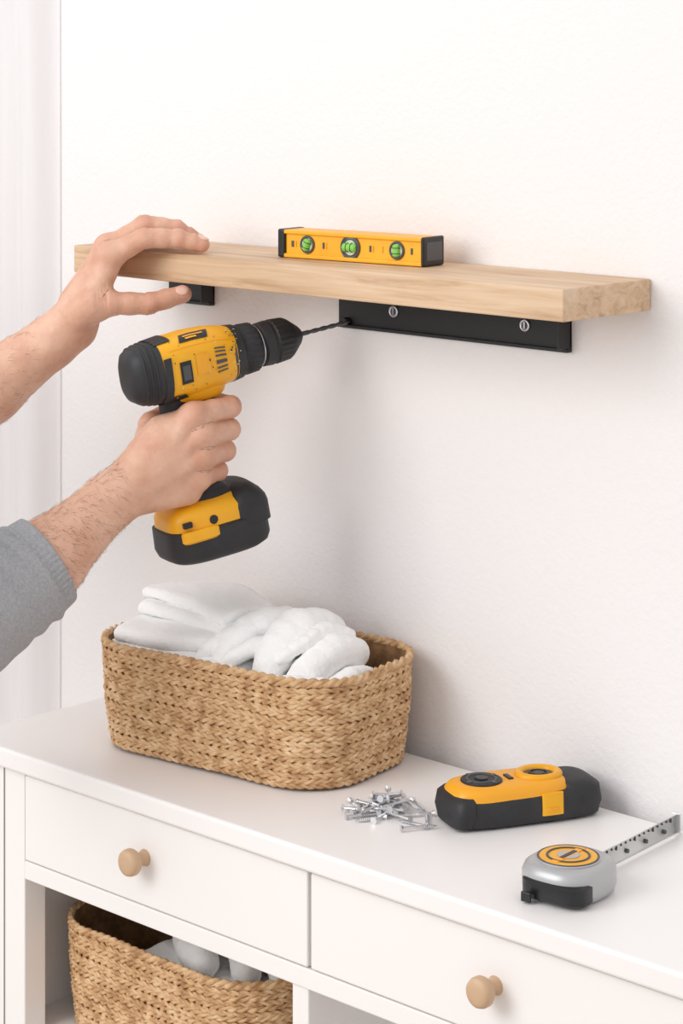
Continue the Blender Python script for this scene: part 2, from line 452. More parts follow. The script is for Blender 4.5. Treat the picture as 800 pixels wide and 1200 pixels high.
# ---------------------------------------------------------------- baskets
def rr_path(hx, hy, r, n):
    a, b = hx-r, hy-r
    per = 4*a+4*b+2*math.pi*r
    out = []
    for i in range(n):
        s = per*i/n
        L = [(2*b,'R'),(math.pi*r/2,'TR'),(2*a,'T'),(math.pi*r/2,'TL'),(2*b,'L'),(math.pi*r/2,'BL'),(2*a,'B'),(math.pi*r/2,'BR')]
        for l, k in L:
            if s <= l: break
            s -= l
        if k == 'R': p, q = (hx,-b+s), (1,0)
        elif k == 'T': p, q = (a-s,hy), (0,1)
        elif k == 'L': p, q = (-hx,b-s), (-1,0)
        elif k == 'B': p, q = (-a+s,-hy), (0,-1)
        else:
            base = {'TR':(a,b,0),'TL':(-a,b,90),'BL':(-a,-b,180),'BR':(a,-b,270)}[k]
            t = math.radians(base[2])+s/r
            q = (math.cos(t), math.sin(t)); p = (base[0]+r*q[0], base[1]+r*q[1])
        out.append((p, q))
    return out, per

def basket(nm, loc, rotz, hx, hy, H, r):
    e = empty(nm, loc, (0,0,rotz))
    rows = int(round(H/0.0080)); rr = H/rows
    V = []; F = []
    def rope(z, sc, ra, rs, sgn, turns, N):
        pts, per = rr_path(hx*sc, hy*sc, r*sc, N)
        jit = random.random()*6
        for st in range(2):
            base = len(V); S = 6; acc = 0.0
            for i, (p, q) in enumerate(pts):
                ph = sgn*2*math.pi*turns*i/N + st*math.pi + jit + 0.5*math.sin(2*math.pi*i/N*5+jit*4)
                wob = 0.0008*math.sin(2*math.pi*i/N*9+jit)+0.0005*math.sin(2*math.pi*i/N*31+jit*2+st)
                zw = 0.0006*math.sin(2*math.pi*i/N*7+jit*3)
                rs2 = rs*(1+0.14*math.sin(2*math.pi*i/N*43+jit*3+st*2))
                for k in range(S):
                    t = 2*math.pi*k/S
                    n_ = ra*0.70*math.cos(ph)+rs2*0.85*math.cos(t)+wob
                    z_ = ra*math.sin(ph)+rs2*math.sin(t)+zw
                    V.append((p[0]+q[0]*n_, p[1]+q[1]*n_, z+z_))
            for i in range(N):
                j = (i+1) % N
                for k in range(S):
                    l = (k+1) % S
                    F.append((base+i*S+k, base+j*S+k, base+j*S+l, base+i*S+l))
    def prof(t): return 0.945+0.045*math.sin(min(1, t*1.25)*math.pi/2)+0.010*t
    for k in range(rows):
        t = (k+0.5)/rows
        rope(0.004+rr*(k+0.5)*0.97, prof(t), 0.0022, 0.0030, 1 if k % 2 else -1, 42, 462)
    rope(H-0.001, 1.003, 0.0030, 0.0042, 1, 40, 440)
    o = mobj('woven_ropes', V, F, M_straw, e); fixn(o)
    rings = []
    N = 96
    def ring(sc, z, off):
        pts, _ = rr_path(hx*sc, hy*sc, r*sc, N)
        return [(p[0]+q[0]*off, p[1]+q[1]*off, z) for p, q in pts]
    for i in range(9):
        t = i/8; rings.append(ring(prof(t), 0.003+t*(H-0.006), -0.001))
    for i in range(9):
        t = 1-i/8; rings.append(ring(prof(t), 0.010+t*(H-0.013), -0.006))
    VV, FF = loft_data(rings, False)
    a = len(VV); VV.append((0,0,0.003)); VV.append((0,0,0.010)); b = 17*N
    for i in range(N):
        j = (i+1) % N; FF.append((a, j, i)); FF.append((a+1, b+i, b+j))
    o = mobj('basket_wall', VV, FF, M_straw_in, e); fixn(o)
    return e
BL = (-0.466,-0.156,0.8005); BR = math.radians(7)
bk = basket('wicker_basket', BL, BR, 0.229, 0.130, 0.156, 0.086)
B2L = (-0.518,-0.208,0.3785)
bk2 = basket('wicker_basket.001', B2L, 0, 0.222, 0.125, 0.157, 0.100)

# ---------------------------------------------------------------- towels
def v(*a): return np.array(a, dtype=float)
def rotm(rx, ry, rz): return np.array(Euler((math.radians(rx), math.radians(ry), math.radians(rz))).to_matrix())
def B(c, rot, hs, r): return ('b', v(*c), rotm(*rot), v(*hs), r)
def chain(pts, rad):
    P = [v(*p) for p in pts]; n = len(P)
    Q = []; R = []
    for i in range(n-1):
        p0, p1, p2, p3 = P[max(i-1,0)], P[i], P[i+1], P[min(i+2,n-1)]
        for k in range(3):
            t = k/3
            Q.append(0.5*((2*p1)+(-p0+p2)*t+(2*p0-5*p1+4*p2-p3)*t*t+(-p0+3*p1-3*p2+p3)*t**3)); R.append(rad[i]*(1-t)+rad[i+1]*t)
    Q.append(P[-1]); R.append(rad[-1])
    return [('c', Q[i], Q[i+1], R[i], R[i+1]) for i in range(len(Q)-1)]
def wr(seed, amp=0.003, f=14):
    def f_(P):
        q = P*f+seed
        return amp*(np.sin(q[:,0]*1.3+2*np.sin(q[:,1]*1.1+q[:,2]))*np.sin(q[:,1]*1.7+1.5*np.sin(q[:,0]*0.9))+0.5*np.sin(q[:,0]*3.1+q[:,1]*2.3+q[:,2]*2.9))
    return f_
def droop(cx, cy, kx, ky, seed=0.0, amp=0.003):
    def f_(P):
        Q = P.copy(); X = P[:,0]-cx; Y = P[:,1]-cy
        Q[:,2] += -kx*X*X-ky*Y*Y + amp*np.sin(X*28+seed)*np.cos(Y*22+seed*2)
        Q[:,0] += 0.006*np.sin(Y*34+seed); Q[:,1] += 0.005*np.sin(X*26+seed*1.7)
        return Q
    return f_
tw = empty('towel_stack', BL, (0,0,BR))
FL = 0.0006
for k, (c, rz, hs, sd) in enumerate([((-0.080,-0.012,0.124),4,(0.124,0.094,0.0125),1),((-0.076,-0.013,0.150),0,(0.128,0.093,0.0140),2.3)]):
    sdf_mesh('folded_towel_lower_%d' % (k+1), [([B(c,(1,1,rz),hs,hs[2]*0.96)],0,0)], 0.0028, 0.001, M_towel, tw,
             disp=wr(sd,0.0012,26), warp=droop(c[0],c[1],0.45,1.0,2.0+0.35*k,0.0034), fluff=FL)
sdf_mesh('folded_towel_middle', [([B((-0.082,-0.010,0.176),(1,1,5),(0.118,0.086,0.0115),0.0110)],0,0)], 0.0028, 0.001, M_towel, tw,
         disp=wr(3.1,0.0012,26), warp=droop(-0.082,-0.010,0.5,1.3,2.6,0.0034), fluff=FL)
sdf_mesh('folded_towel_top_under', [([B((-0.084,0.008,0.196),(-1,1,-9),(0.108,0.066,0.0100),0.0096)],0,0)], 0.0026, 0.001, M_towel, tw,
         disp=wr(4,0.0010,30), warp=droop(-0.084,0.008,0.7,1.5,4.0,0.0040), fluff=FL)
sdf_mesh('folded_towel_top_over', [([B((-0.096,0.014,0.214),(-1,2,-14),(0.098,0.058,0.0090),0.0086)],0,0)], 0.0026, 0.001, M_towel, tw,
         disp=wr(5.1,0.0010,30), warp=droop(-0.096,0.014,0.7,1.7,4.3,0.0040), fluff=FL)
sdf_mesh('crumpled_towel', [
    ([B((0.100,0.0,0.104),(0,3,0),(0.090,0.082,0.02),0.0195)],0.01,0),
    (chain([(0.092,-0.092,0.128),(0.084,-0.064,0.160),(0.088,-0.010,0.190),(0.100,0.052,0.180)],[0.016,0.027,0.033,0.026]),0.004,0.002),
    (chain([(0.128,-0.088,0.124),(0.138,-0.052,0.146),(0.142,0.000,0.164),(0.150,0.045,0.156)],[0.015,0.024,0.028,0.022]),0.004,0.002),
    (chain([(0.172,-0.045,0.126),(0.180,-0.005,0.134),(0.180,0.035,0.130)],[0.012,0.017,0.014]),0.004,0.002),
    (chain([(0.110,-0.103,0.140),(0.148,-0.092,0.141),(0.182,-0.056,0.136)],[0.009,0.012,0.009]),0.004,0.002),
    (chain([(0.108,-0.078,0.166),(0.124,-0.040,0.186),(0.128,0.010,0.196),(0.142,0.045,0.182)],[0.007,0.010,0.011,0.008]),0.004,0.002),
    ], 0.0026, 0.0008, M_towel, tw, disp=wr(3,0.0012,40), fluff=FL)
sdf_mesh('draped_towel', [
    (chain([(0.010,-0.092,0.146),(0.014,-0.060,0.174),(0.034,-0.005,0.192),(0.048,0.06,0.176)],[0.014,0.024,0.026,0.020]),0.004,0),
    (chain([(-0.036,-0.106,0.138),(0.0,-0.110,0.144),(0.035,-0.107,0.142),(0.075,-0.104,0.134)],[0.008,0.012,0.011,0.008]),0.004,0.002),
    (chain([(0.026,-0.104,0.154),(0.044,-0.086,0.168),(0.058,-0.056,0.178)],[0.008,0.013,0.012]),0.004,0.002),
    (chain([(-0.028,-0.098,0.152),(-0.008,-0.084,0.172),(0.006,-0.052,0.190)],[0.007,0.010,0.008]),0.004,0.002)],
    0.0026, 0.0008, M_towel, tw, disp=wr(5,0.0012,44), fluff=FL)

tw2 = empty('towel_stack.001', B2L, (0,0,0))
sdf_mesh('crumpled_towel_in_box', [
    ([B((0.03,0.0,0.085),(0,0,0),(0.14,0.085,0.03),0.029)],0.01,0),
    (chain([(-0.05,0.03,0.115),(-0.01,-0.02,0.145),(0.05,-0.05,0.135)],[0.02,0.026,0.022]),0.006,0.004),
    (chain([(0.0,0.06,0.125),(0.06,0.02,0.152),(0.12,-0.03,0.135)],[0.02,0.026,0.022]),0.006,0.004),
    (chain([(0.06,0.07,0.125),(0.12,0.04,0.142),(0.16,0.0,0.130)],[0.02,0.022,0.020]),0.006,0.004)],
    0.0035, 0.002, M_towel, tw2, disp=wr(9,0.0018,30), fluff=FL)

# ---------------------------------------------------------------- drill
dl = empty('cordless_drill', (-0.525,-0.3655,1.3625))
A = Vector((0.2985,0.939,0.167)).normalized(); Yv = Vector((-0.953,0.303,0)).normalized(); Zv = A.cross(Yv).normalized(); Yv = Zv.cross(A)
Mx = Matrix((A, Yv, Zv)).transposed()
dl.rotation_euler = Mx.to_euler()
X_0 = 0.046
bs = [(X_0,0,0.0440,0.0450,3.0),(0.070,0.001,0.0452,0.0462,3.0),(0.105,0.002,0.0455,0.0470,2.9),(0.140,0.002,0.0435,0.0455,2.7),(0.165,0.001,0.0400,0.0420,2.4),(0.182,0,0.0360,0.0380,2.2)]
loft_x('motor_rear_cap', [(0.006,0,0.018,0.020,2.6),(0.008,0,0.026,0.028,2.8),(0.013,0,0.034,0.036,3),(0.022,0,0.0395,0.0405,3),(0.038,0,0.0425,0.0435,3),(0.050,0,0.0448,0.0458,3)], M_rub, dl)
for k in range(3):
    x = 0.021+k*0.0080; h = (0.0395, 0.0415, 0.0428)[k]
    loft_x('cap_ridge', [(x,0,h+0.0002,h+0.0012,3),(x+0.001,0,h+0.0014,h+0.0024,3),(x+0.0032,0,h+0.0014,h+0.0024,3),(x+0.0042,0,h+0.0004,h+0.0014,3)], M_rub, dl)
loft_x('housing', bs, M_yel, dl)
def surf(x, ang, off=0.0007):
    for i in range(len(bs)-1):
        if bs[i][0] <= x <= bs[i+1][0] or i == len(bs)-2:
            t = (x-bs[i][0])/(bs[i+1][0]-bs[i][0]); s = [bs[i][k]*(1-t)+bs[i+1][k]*t for k in range(5)]; break
    c, sn = math.cos(ang), math.sin(ang)
    return (x, -(math.copysign(abs(c)**(2/s[4]), c)*(s[2]+off)), s[1]+math.copysign(abs(sn)**(2/s[4]), sn)*(s[3]+off))
def patch(nm, x0, x1, a0, a1, m, off=0.0008, skew=0.0, n=10):
    V = []; F = []
    for i in range(n+1):
        for j in range(n+1):
            a = math.radians(a0+(a1-a0)*j/n); x = x0+(x1-x0)*i/n+skew*(j/n)
            V.append(surf(min(max(x, X_0+0.0001), 0.1819), a, off))
    for i in range(n):
        for j in range(n):
            a = i*(n+1)+j; F.append((a, a+1, a+n+2, a+n+1))
    o = mobj(nm, V, F, m, dl); fixn(o); return o
patch('rubber_overmould', X_0, 0.058, -80, 20, M_rub, 0.0016, 0.005)
patch('rubber_overmould_top', X_0, 0.072, 62, 125, M_rub, 0.0014)
patch('rubber_overmould_low', X_0, 0.100, -88, -40, M_rub, 0.0015, -0.020)
patch('rating_label', 0.082, 0.128, 46, 72, M_blk, 0.0012, 0.006)
patch('rating_label_text', 0.094, 0.112, 52, 57, M_yel2, 0.0018)
patch('rating_label_text_2', 0.092, 0.124, 60, 64, M_yel2, 0.0018)
patch('side_recess', 0.074, 0.092, -16, 8, M_blk, 0.0012)
patch('side_recess_inner', 0.077, 0.089, -10, 3, M_grey, 0.0020)
patch('side_badge', 0.100, 0.122, -8, 14, M_yel2, 0.0010)
patch('seam', 0.062, 0.178, 33, 34.5, M_yel2, 0.0009)
for k in range(6):
    patch('vent_slot', 0.132, 0.150, -14+k*6, -11.4+k*6, M_grey, 0.0012)
for k in range(46):
    x = random.uniform(0.062, 0.176); a = random.uniform(-45, 62); w_ = random.uniform(0.0006, 0.0020)
    patch('wear_spot', x, x+w_, a, a+random.uniform(0.8, 3), M_rub if random.random() < 0.6 else (M_vial if random.random() < 0.5 else M_yel2), 0.0010+0.00004*k, n=2)
for k in range(26):
    x = random.uniform(0.156, 0.176); a = random.uniform(-10, 60)
    patch('paint_fleck', x, x+random.uniform(0.001, 0.003), a, a+random.uniform(1.5, 4), random.choice([M_rub, M_blk, M_vial, M_grey]), 0.0022+0.00004*k, n=2)
loft_x('gear_collar', [(0.168,0,0.036,0.038,2.2),(0.172,0,0.0395,0.0415,2.2),(0.184,0,0.0390,0.0400,2.1),(0.187,0,0.0352,0.0358,2),(0.192,0,0.0352,0.0358,2),(0.194,0,0.0375,0.038,2),(0.212,0,0.0362,0.0366,2),(0.216,0,0.031,0.031,2),(0.224,0,0.029,0.029,2)], M_rub, dl, ribs=(0.1935,0.213,0.05,3), N=72)
loft_x('collar_trim', [(0.164,0,0.0400,0.0420,2.2),(0.1695,0,0.0400,0.0420,2.2)], M_grey, dl)
torus('metal_ring', (0.2185,0,0), (1,0,0), 0.0285, 0.0022, M_steel, dl)
loft_x('chuck_sleeve', [(0.221,0,0.028,0.028,2),(0.224,0,0.0325,0.0325,2),(0.238,0,0.0335,0.0335,2),(0.240,0,0.031,0.031,2),(0.243,0,0.031,0.031,2),(0.245,0,0.0335,0.0335,2),(0.266,0,0.0318,0.0318,2),(0.272,0,0.0285,0.0285,2),(0.281,0,0.0210,0.0210,2),(0.289,0,0.0140,0.0140,2),(0.293,0,0.0090,0.0090,2)], M_rub, dl, ribs=(0.2445,0.267,0.05,3), N=72)
rings = []
for i in range(61):
    x = 0.288+0.090*i/60; r = 0.0036 if i < 56 else 0.0036*(60-i+0.4)/4.4
    tw_ = i*0.32 if i > 8 else 8*0.32
    rings.append([(x, r*(1-0.28*abs(math.cos(t*2*math.pi/16+tw_))**3 if i > 8 else 1)*math.cos(t*2*math.pi/16), r*(1-0.28*abs(math.cos(t*2*math.pi/16+tw_))**3 if i > 8 else 1)*math.sin(t*2*math.pi/16)) for t in range(16)])
VV, FF = loft_data(rings); o = mobj('drill_bit', VV, FF, M_grey, dl); fixn(o)
loft_z('grip', [(-0.030,0.096,0,0.042,0.030,2.6),(-0.050,0.092,0,0.038,0.0275,2.5),(-0.075,0.086,0,0.033,0.0255,2.4),(-0.110,0.084,0,0.031,0.025,2.4),(-0.150,0.088,0,0.030,0.0245,2.4),(-0.178,0.094,0,0.034,0.0275,2.4),(-0.196,0.098,0,0.050,0.038,2.6)], M_rub, dl)
loft_z('trigger_housing', [(-0.025,0.110,0,0.050,0.036,3),(-0.046,0.108,0,0.045,0.031,3),(-0.052,0.107,0,0.040,0.027,3)], M_yel, dl)
loft_z('trigger', [(-0.046,0.128,0,0.012,0.010,3),(-0.060,0.126,0,0.012,0.010,2.6),(-0.080,0.120,0,0.012,0.010,2.6),(-0.086,0.117,0,0.008,0.008,2.6)], M_blk, dl)
loft_z('battery_foot', [(-0.190,0.098,0,0.040,0.034,2.8),(-0.199,0.099,0,0.060,0.044,3),(-0.206,0.100,0,0.071,0.051,3.4),(-0.216,0.101,0,0.0755,0.053,3.6),(-0.236,0.101,0,0.076,0.054,3.6)], M_yel, dl, N=96)
loft_z('foot_collar', [(-0.184,0.096,0,0.040,0.032,2.6),(-0.196,0.098,0,0.050,0.039,2.6),(-0.2010,0.100,-0.002,0.050,0.040,2.6)], M_rub, dl, N=96)
loft_z('foot_front_guard', [(-0.187,0.148,0,0.018,0.036,2.6),(-0.197,0.149,0,0.028,0.052,2.8),(-0.206,0.150,0,0.033,0.0560,3.0),(-0.214,0.150,0,0.0345,0.0580,3.2),(-0.240,0.150,0,0.0345,0.0585,3.4)], M_rub, dl, N=96)
loft_z('battery_pack', [(-0.228,0.102,0,0.076,0.0535,3.6),(-0.231,0.102,0,0.0805,0.0580,3.6),(-0.262,0.102,0,0.0812,0.0588,3.6),(-0.272,0.102,0,0.078,0.055,3.4),(-0.278,0.102,0,0.069,0.047,3.2)], M_rub, dl, N=96)
loft_z('battery_clip', [(-0.226,0.062,-0.053,0.026,0.0065,3.5),(-0.229,0.062,-0.054,0.029,0.008,3.5),(-0.240,0.062,-0.0545,0.029,0.008,3.5),(-0.243,0.062,-0.053,0.026,0.0065,3.5)], M_yel, dl)
cyl('foot_screw', (0.086,-0.0515,-0.2185), (0,-1,0), 0.0065, 0.005, M_blk, dl)
box('battery_mark', (0.038,-0.0547,-0.221), (0.052,-0.048,-0.213), M_blk, dl, bev=0.001)

# ---------------------------------------------------------------- hands / arms
person = empty('person', (0,0,0))
def hand(name, sc, palm, fingers, loc, rotz, kp, nails, flip, voxel=0.0021, flushpts=()):
    T = (lambda p: v(p[0]/sc, (-p[1] if flip else p[1])/sc, p[2]/sc))
    g = []
    pp = [('c', T(a), T(b), ra/sc, rb/sc) for a, b, ra, rb in palm]
    g.append((pp, kp/sc, 0))
    cr = []; flush = []
    for pts, rad in fingers:
        q = [T(p) for p in pts]
        prims = []
        for i in range(len(q)-1):
            mid = (q[i]+q[i+1])/2; rm = (rad[i]+rad[i+1])/2*0.955/sc
            prims += [('c', q[i], mid, rad[i]/sc, rm), ('c', mid, q[i+1], rm, rad[i+1]/sc)]
        g.append((prims, 4/sc, 11/sc))
        flush.append((q[-1], 0.016, 0.55))
        for i in range(1, len(q)-1):
            flush.append((q[i], 0.016, 0.5))
            ax = q[i+1]-q[i-1]; ax /= np.linalg.norm(ax)
            out = q[i]-(q[i-1]+q[i+1])/2; out = out/(np.linalg.norm(out)+1e-9)
            r = rad[i]/sc
            for k in (-0.40,-0.13,0.16,0.42):
                cr.append((q[i]+out*r+ax*r*k, ax, 0.0019, r*0.85, 0.0016))
            cr.append((q[i]-out*r, ax, 0.0022, r*1.0, 0.0014))
        flush.append((q[0], 0.020, 0.35))
    ob = sdf_mesh(name, g, voxel, 0.0012, M_skin, person, creases=cr, loc=loc, rot=(0,0,rotz), smooth_it=0)
    me = ob.data; n = len(me.vertices); P = np.empty(n*3); me.vertices.foreach_get('co', P); P = P.reshape(-1,3)
    fl = np.zeros(n)
    for c, R, a in flush: fl = np.maximum(fl, a*np.exp(-((P-c)**2).sum(axis=1)/(R*R)))
    at = me.attributes.new('flush', 'FLOAT', 'POINT'); at.data.foreach_set('value', fl)
    for (tip, prev, outd, r) in nails:
        t = Vector(T(tip)); p = Vector(T(prev)); od = Vector(T(outd)); ax = (t-p).normalized()
        od = (od-ax*od.dot(ax)).normalized(); sd = ax.cross(od)
        V = []; F = []; n = 12; R = r/sc
        for i in range(n+1):
            for j in range(n+1):
                a = (i/n*2-1); b = (j/n*2-1)
                la = a*math.sqrt(1-b*b/2)*R*0.72; lb = b*math.sqrt(1-a*a/2)*0.72
                th = lb*1.05
                pos = t+ax*(la-R*0.02)+(od*math.cos(th)+sd*math.sin(th))*(R*1.00-max(0,a)**3*R*0.20)
                V.append(tuple(pos))
        for i in range(n):
            for j in range(n):
                a = i*(n+1)+j; F.append((a, a+1, a+n+2, a+n+1))
        o = mobj('fingernail', V, F, M_nail, person, loc=loc, rot=(0,0,rotz)); fixn(o)
        md = o.modifiers.new('s', 'SOLIDIFY'); md.thickness = 0.0012; md.offset = 0
    return ob

# right hand on the grip (f forward, r toward drill's right, z up), px/807
RL = (-0.4935,-0.2667,1.2585); RR = math.radians(72.4); RS = 807.0
W = (-92,12,-44); E_ = (-178,2,-114); EL = (-335,12,-190)
palm = [
    (W,(-10,33,41),25,13),(W,(0,37,20),25,14),(W,(0,36,-4),25,14),(W,(-2,31,-28),25,14),
    ((-75,10,-48),(-12,24,-44),24,19),((-70,8,-20),(-36,14,20),25,21),((-36,14,20),(-14,24,36),21,14),
    ((-12,38,43),(-9,40,43),10,10),((-2,43,21),(2,44,20),10.5,10.5),((-1,42,-4),(2,43,-5),10,10),((-3,36,-28),(0,37,-29),9.5,9.5),
    ((-62,32,-22),(-12,41,41),4,5),((-64,34,-28),(-3,46,20),4,5),((-64,34,-36),(-2,45,-4),4,5),
    (W,(-105,10,-54),28,31),((-98,26,-62),(-100,27,-64),12,12),
    ((-105,10,-54),E_,31,46),(E_,EL,46,56),
]
fingers = [
    ([(-8,37,44),(44,27,48),(50,-12,46),(26,-33,44)],[14,12.6,11,9.5]),
    ([(2,41,20),(44,24,21),(48,-14,20),(20,-34,19)],[13.6,12.8,11.2,9.8]),
    ([(2,39,-5),(40,21,-4),(44,-16,-5),(17,-34,-5)],[13.4,12.4,11,9.5]),
    ([(0,33,-29),(34,15,-28),(36,-16,-29),(12,-32,-29)],[12.5,11.2,10,8.8]),
    ([(-50,0,0),(-34,-26,26),(-2,-37,36),(24,-36,38)],[20,15,13,11]),
]
rh = hand('right_hand_and_forearm', RS, palm, fingers, RL, RR, 10, [], True)

# left hand on the shelf (x right, y away, z up) px/768
LLc = (-0.666,-0.1963,1.508); LR = math.radians(43.6); LS = 768.0
W = (-84,-4,-72)
palm = [
    (W,(-38,-20,10),24,14),(W,(-42,2,17),24,14),(W,(-44,24,14),23,14),(W,(-46,43,4),22,13),
    ((-90,-12,-66),(-58,-34,-42),22,18),((-58,-34,-42),(-44,-26,-8),15,13),
    ((-80,20,-60),(-56,40,-16),20,17),
    ((-42,-21,14),(-40,-22,16),10,10),((-46,2,22),(-44,2,24),10,10),((-48,24,20),(-46,24,21),10,10),
    ((-88,-14,-36),(-44,-22,17),4,5),((-94,0,-38),(-48,2,25),4,5),((-94,16,-38),(-50,24,20),4,5),
    (W,(-108,-6,-90),27,30),((-108,-6,-90),(-180,-12,-142),30,41),((-180,-12,-142),(-300,-24,-222),41,52),
]
fingers = [
    ([(-38,-20,12),(2,-22,33),(42,-18,32),(68,-15,25)],[13.6,12,10.8,9.4]),
    ([(-42,2,18),(0,8,46),(38,14,40),(62,18,25)],[13.6,12,11,9.6]),
    ([(-44,24,15),(-6,34,40),(26,42,34),(48,47,25)],[13,11.6,10.6,9.4]),
    ([(-46,43,5),(-18,56,28),(6,64,28),(25,69,24)],[12,10.6,9.8,8.6]),
    ([(-66,-30,-50),(-36,-34,-42),(8,-26,-43),(46,-16,-33)],[18,14,12.6,10.5]),
]
lh = hand('left_hand_and_forearm', LS, palm, fingers, LLc, LR, 10,
    [((68,-15,25),(42,-18,32),(10,-2,30),9.4),((62,18,25),(38,14,40),(10,-2,30),9.6),((46,-16,-33),(8,-26,-43),(3,-22,22),10.5)], False)

# arm hair
def hairs(nm, ob, sel, n, flow):
    me = ob.data; V = []; F = []
    idx = [i for i in range(0, len(me.vertices)) if sel(me.vertices[i].co)]
    random.shuffle(idx)
    for i in idx[:n]:
        c = me.vertices[i].co.copy(); nn = me.vertices[i].normal.copy()
        d = (Vector(flow)+Vector((random.uniform(-.4,.4),random.uniform(-.4,.4),random.uniform(-.5,.3)))).normalized()
        d = (d-nn*d.dot(nn)).normalized(); L = random.uniform(0.008, 0.018); w_ = 0.00017
        s = d.cross(nn); k_ = random.uniform(-0.3, 0.3)
        pts = [c, c+d*L*0.35+nn*0.0012, c+(d+s*k_*0.5)*L*0.7+nn*0.0014, c+(d+s*k_)*L+nn*0.0008]
        b = len(V)
        for k, p in enumerate(pts):
            ww = w_*(1-k*0.28)
            for t in range(3):
                a = 2*math.pi*t/3; V.append(tuple(p+(s*math.cos(a)+nn*math.sin(a))*ww))
        for k in range(3):
            for t in range(3):
                u = (t+1) % 3; F.append((b+k*3+t, b+k*3+u, b+k*3+3+u, b+k*3+3+t))
    mobj(nm, V, F, M_hair, person, loc=ob.location, rot=ob.rotation_euler)
hairs('right_forearm_hair', rh, lambda c: -0.26 < c.x < -0.115, 900, (0.7,0,-0.5))
hairs('left_forearm_hair', lh, lambda c: -0.36 < c.x < -0.16, 500, (0.8,0,-0.1))

# sleeves
def sleeve(nm, sc, pts, rad, loc, rotz, flip, seed):
    q = [Vector((p[0]/sc, (-p[1] if flip else p[1])/sc, p[2]/sc)) for p in pts]
    P = []; Rr = []
    n = len(q)
    for i in range(n-1):
        p0, p1, p2, p3 = q[max(i-1,0)], q[i], q[i+1], q[min(i+2,n-1)]
        for k in range(22):
            t = k/22
            P.append(0.5*((2*p1)+(-p0+p2)*t+(2*p0-5*p1+4*p2-p3)*t*t+(-p0+3*p1-3*p2+p3)*t**3)); Rr.append((rad[i]*(1-t)+rad[i+1]*t)/sc)
    P.append(q[-1]); Rr.append(rad[-1]/sc)
    rings = []; N = 160; up = Vector((0,0,1))
    T0 = (P[1]-P[0]).normalized()
    pre = [(0.012,0.86),(0.004,0.90),(0.0,0.95),(-0.0015,0.985),(0.0,1.0)]
    def ringat(c, T, r, k, fold):
        s = T.cross(up).normalized(); u = s.cross(T).normalized(); out = []
        for i in range(N):
            a = 2*math.pi*i/N
            rr = r
            if fold: rr += r*0.030*math.sin(3*a+k*0.35+seed)*math.sin(k*0.42+a)+r*0.022*math.sin(k*0.9+2*a+seed)
            else: rr += r*0.016*math.cos(a*53)
            out.append(tuple(c+(s*math.cos(a)+u*math.sin(a))*rr))
        return out
    for off, f in pre: rings.append(ringat(P[0]+T0*off, T0, Rr[0]*f, 0, False))
    for k in range(1, len(P)):
        T = (P[min(k+1,len(P)-1)]-P[k-1]).normalized()
        cuff = k <= 9
        r = Rr[k]*(1.0 if cuff else 1.055)
        rings.append(ringat(P[k], T, r, k, not cuff))
    VV, FF = loft_data(rings); o = mobj(nm, VV, FF, M_knit, person, loc=loc, rot=(0,0,rotz)); fixn(o)
    return o
sleeve('right_sleeve', RS, [(-176,3,-113),(-225,4,-140),(-330,12,-182),(-420,40,-100),(-500,60,60)], [55,60,70,76,84], RL, RR, True, 1)
sleeve('left_sleeve', LS, [(-250,-18,-190),(-310,-26,-225),(-400,-50,-190),(-520,-90,-40)], [54,60,70,82], LLc, LR, False, 2)

# ---------------------------------------------------------------- screws
bm = bmesh.new()
for k in range(48):
    L = random.uniform(0.034, 0.044); r = 0.0019
    rad = abs(random.gauss(0, 0.55)); th = random.uniform(0, 2*math.pi)
    u = 0.054*rad*math.cos(th); w_ = 0.036*rad*math.sin(th)
    x = -0.137+u*0.72-w_*0.69; y = -0.228+u*0.69+w_*0.72
    if k in (3, 9, 17): x += 0.045; y -= 0.035
    hz = 0.8030+max(0, 0.022*(1-rad))*random.random()
    M = Matrix.Translation((x, y, hz)) @ Matrix.Rotation(random.uniform(0, 6.28), 4, 'Z') @ Matrix.Rotation(math.radians(90+random.uniform(-12, 12)*(1 if hz > 0.809 else 0.25)), 4, 'Y')
    bmesh.ops.create_cone(bm, cap_ends=True, segments=10, radius1=r, radius2=r, depth=L, matrix=M)
    bmesh.ops.create_cone(bm, cap_ends=True, segments=10, radius1=r, radius2=0.0002, depth=0.006, matrix=M @ Matrix.Translation((0,0,L/2+0.003)))
    bmesh.ops.create_cone(bm, cap_ends=True, segments=14, radius1=0.0048, radius2=r, depth=0.0035, matrix=M @ Matrix.Translation((0,0,-L/2)))
    for j in range(8):
        bmesh.ops.create_cone(bm, cap_ends=True, segments=10, radius1=r*1.4, radius2=r*0.9, depth=0.0013, matrix=M @ Matrix.Translation((0,0,L/2-0.002-j*0.003)))
from_bm('screw_pile', bm, M_steel)

# ---------------------------------------------------------------- stud finder
ang = math.atan2(0.90, 0.43)
sf = empty('stud_finder', (0.003,-0.118,0.8005), (0,0,ang))
sf_s = 1.03
loft_z('rubber_base', [(0.0,0.004,0,0.096,0.036,4.2),(0.004,0.004,0,0.104,0.0425,4.4),(0.018,0.004,0,0.107,0.0445,4.4),(0.034,0.004,0,0.105,0.0435,4.2),(0.040,0.004,0,0.100,0.040,4.0)], M_rub, sf, N=80)
loft_z('nose_bumper', [(0.004,0.080,0,0.026,0.039,3.0),(0.02,0.080,0,0.032,0.0435,3.0),(0.040,0.078,0,0.031,0.0415,3.0),(0.046,0.075,0,0.026,0.036,2.8),(0.0485,0.072,0,0.018,0.027,2.6)], M_rub, sf)
loft_z('tail_bumper', [(0.004,-0.088,0,0.016,0.038,3.2),(0.02,-0.088,0,0.0185,0.0445,3.2),(0.036,-0.087,0,0.0165,0.042,3.2),(0.042,-0.084,0,0.012,0.037,3.0)], M_rub, sf)
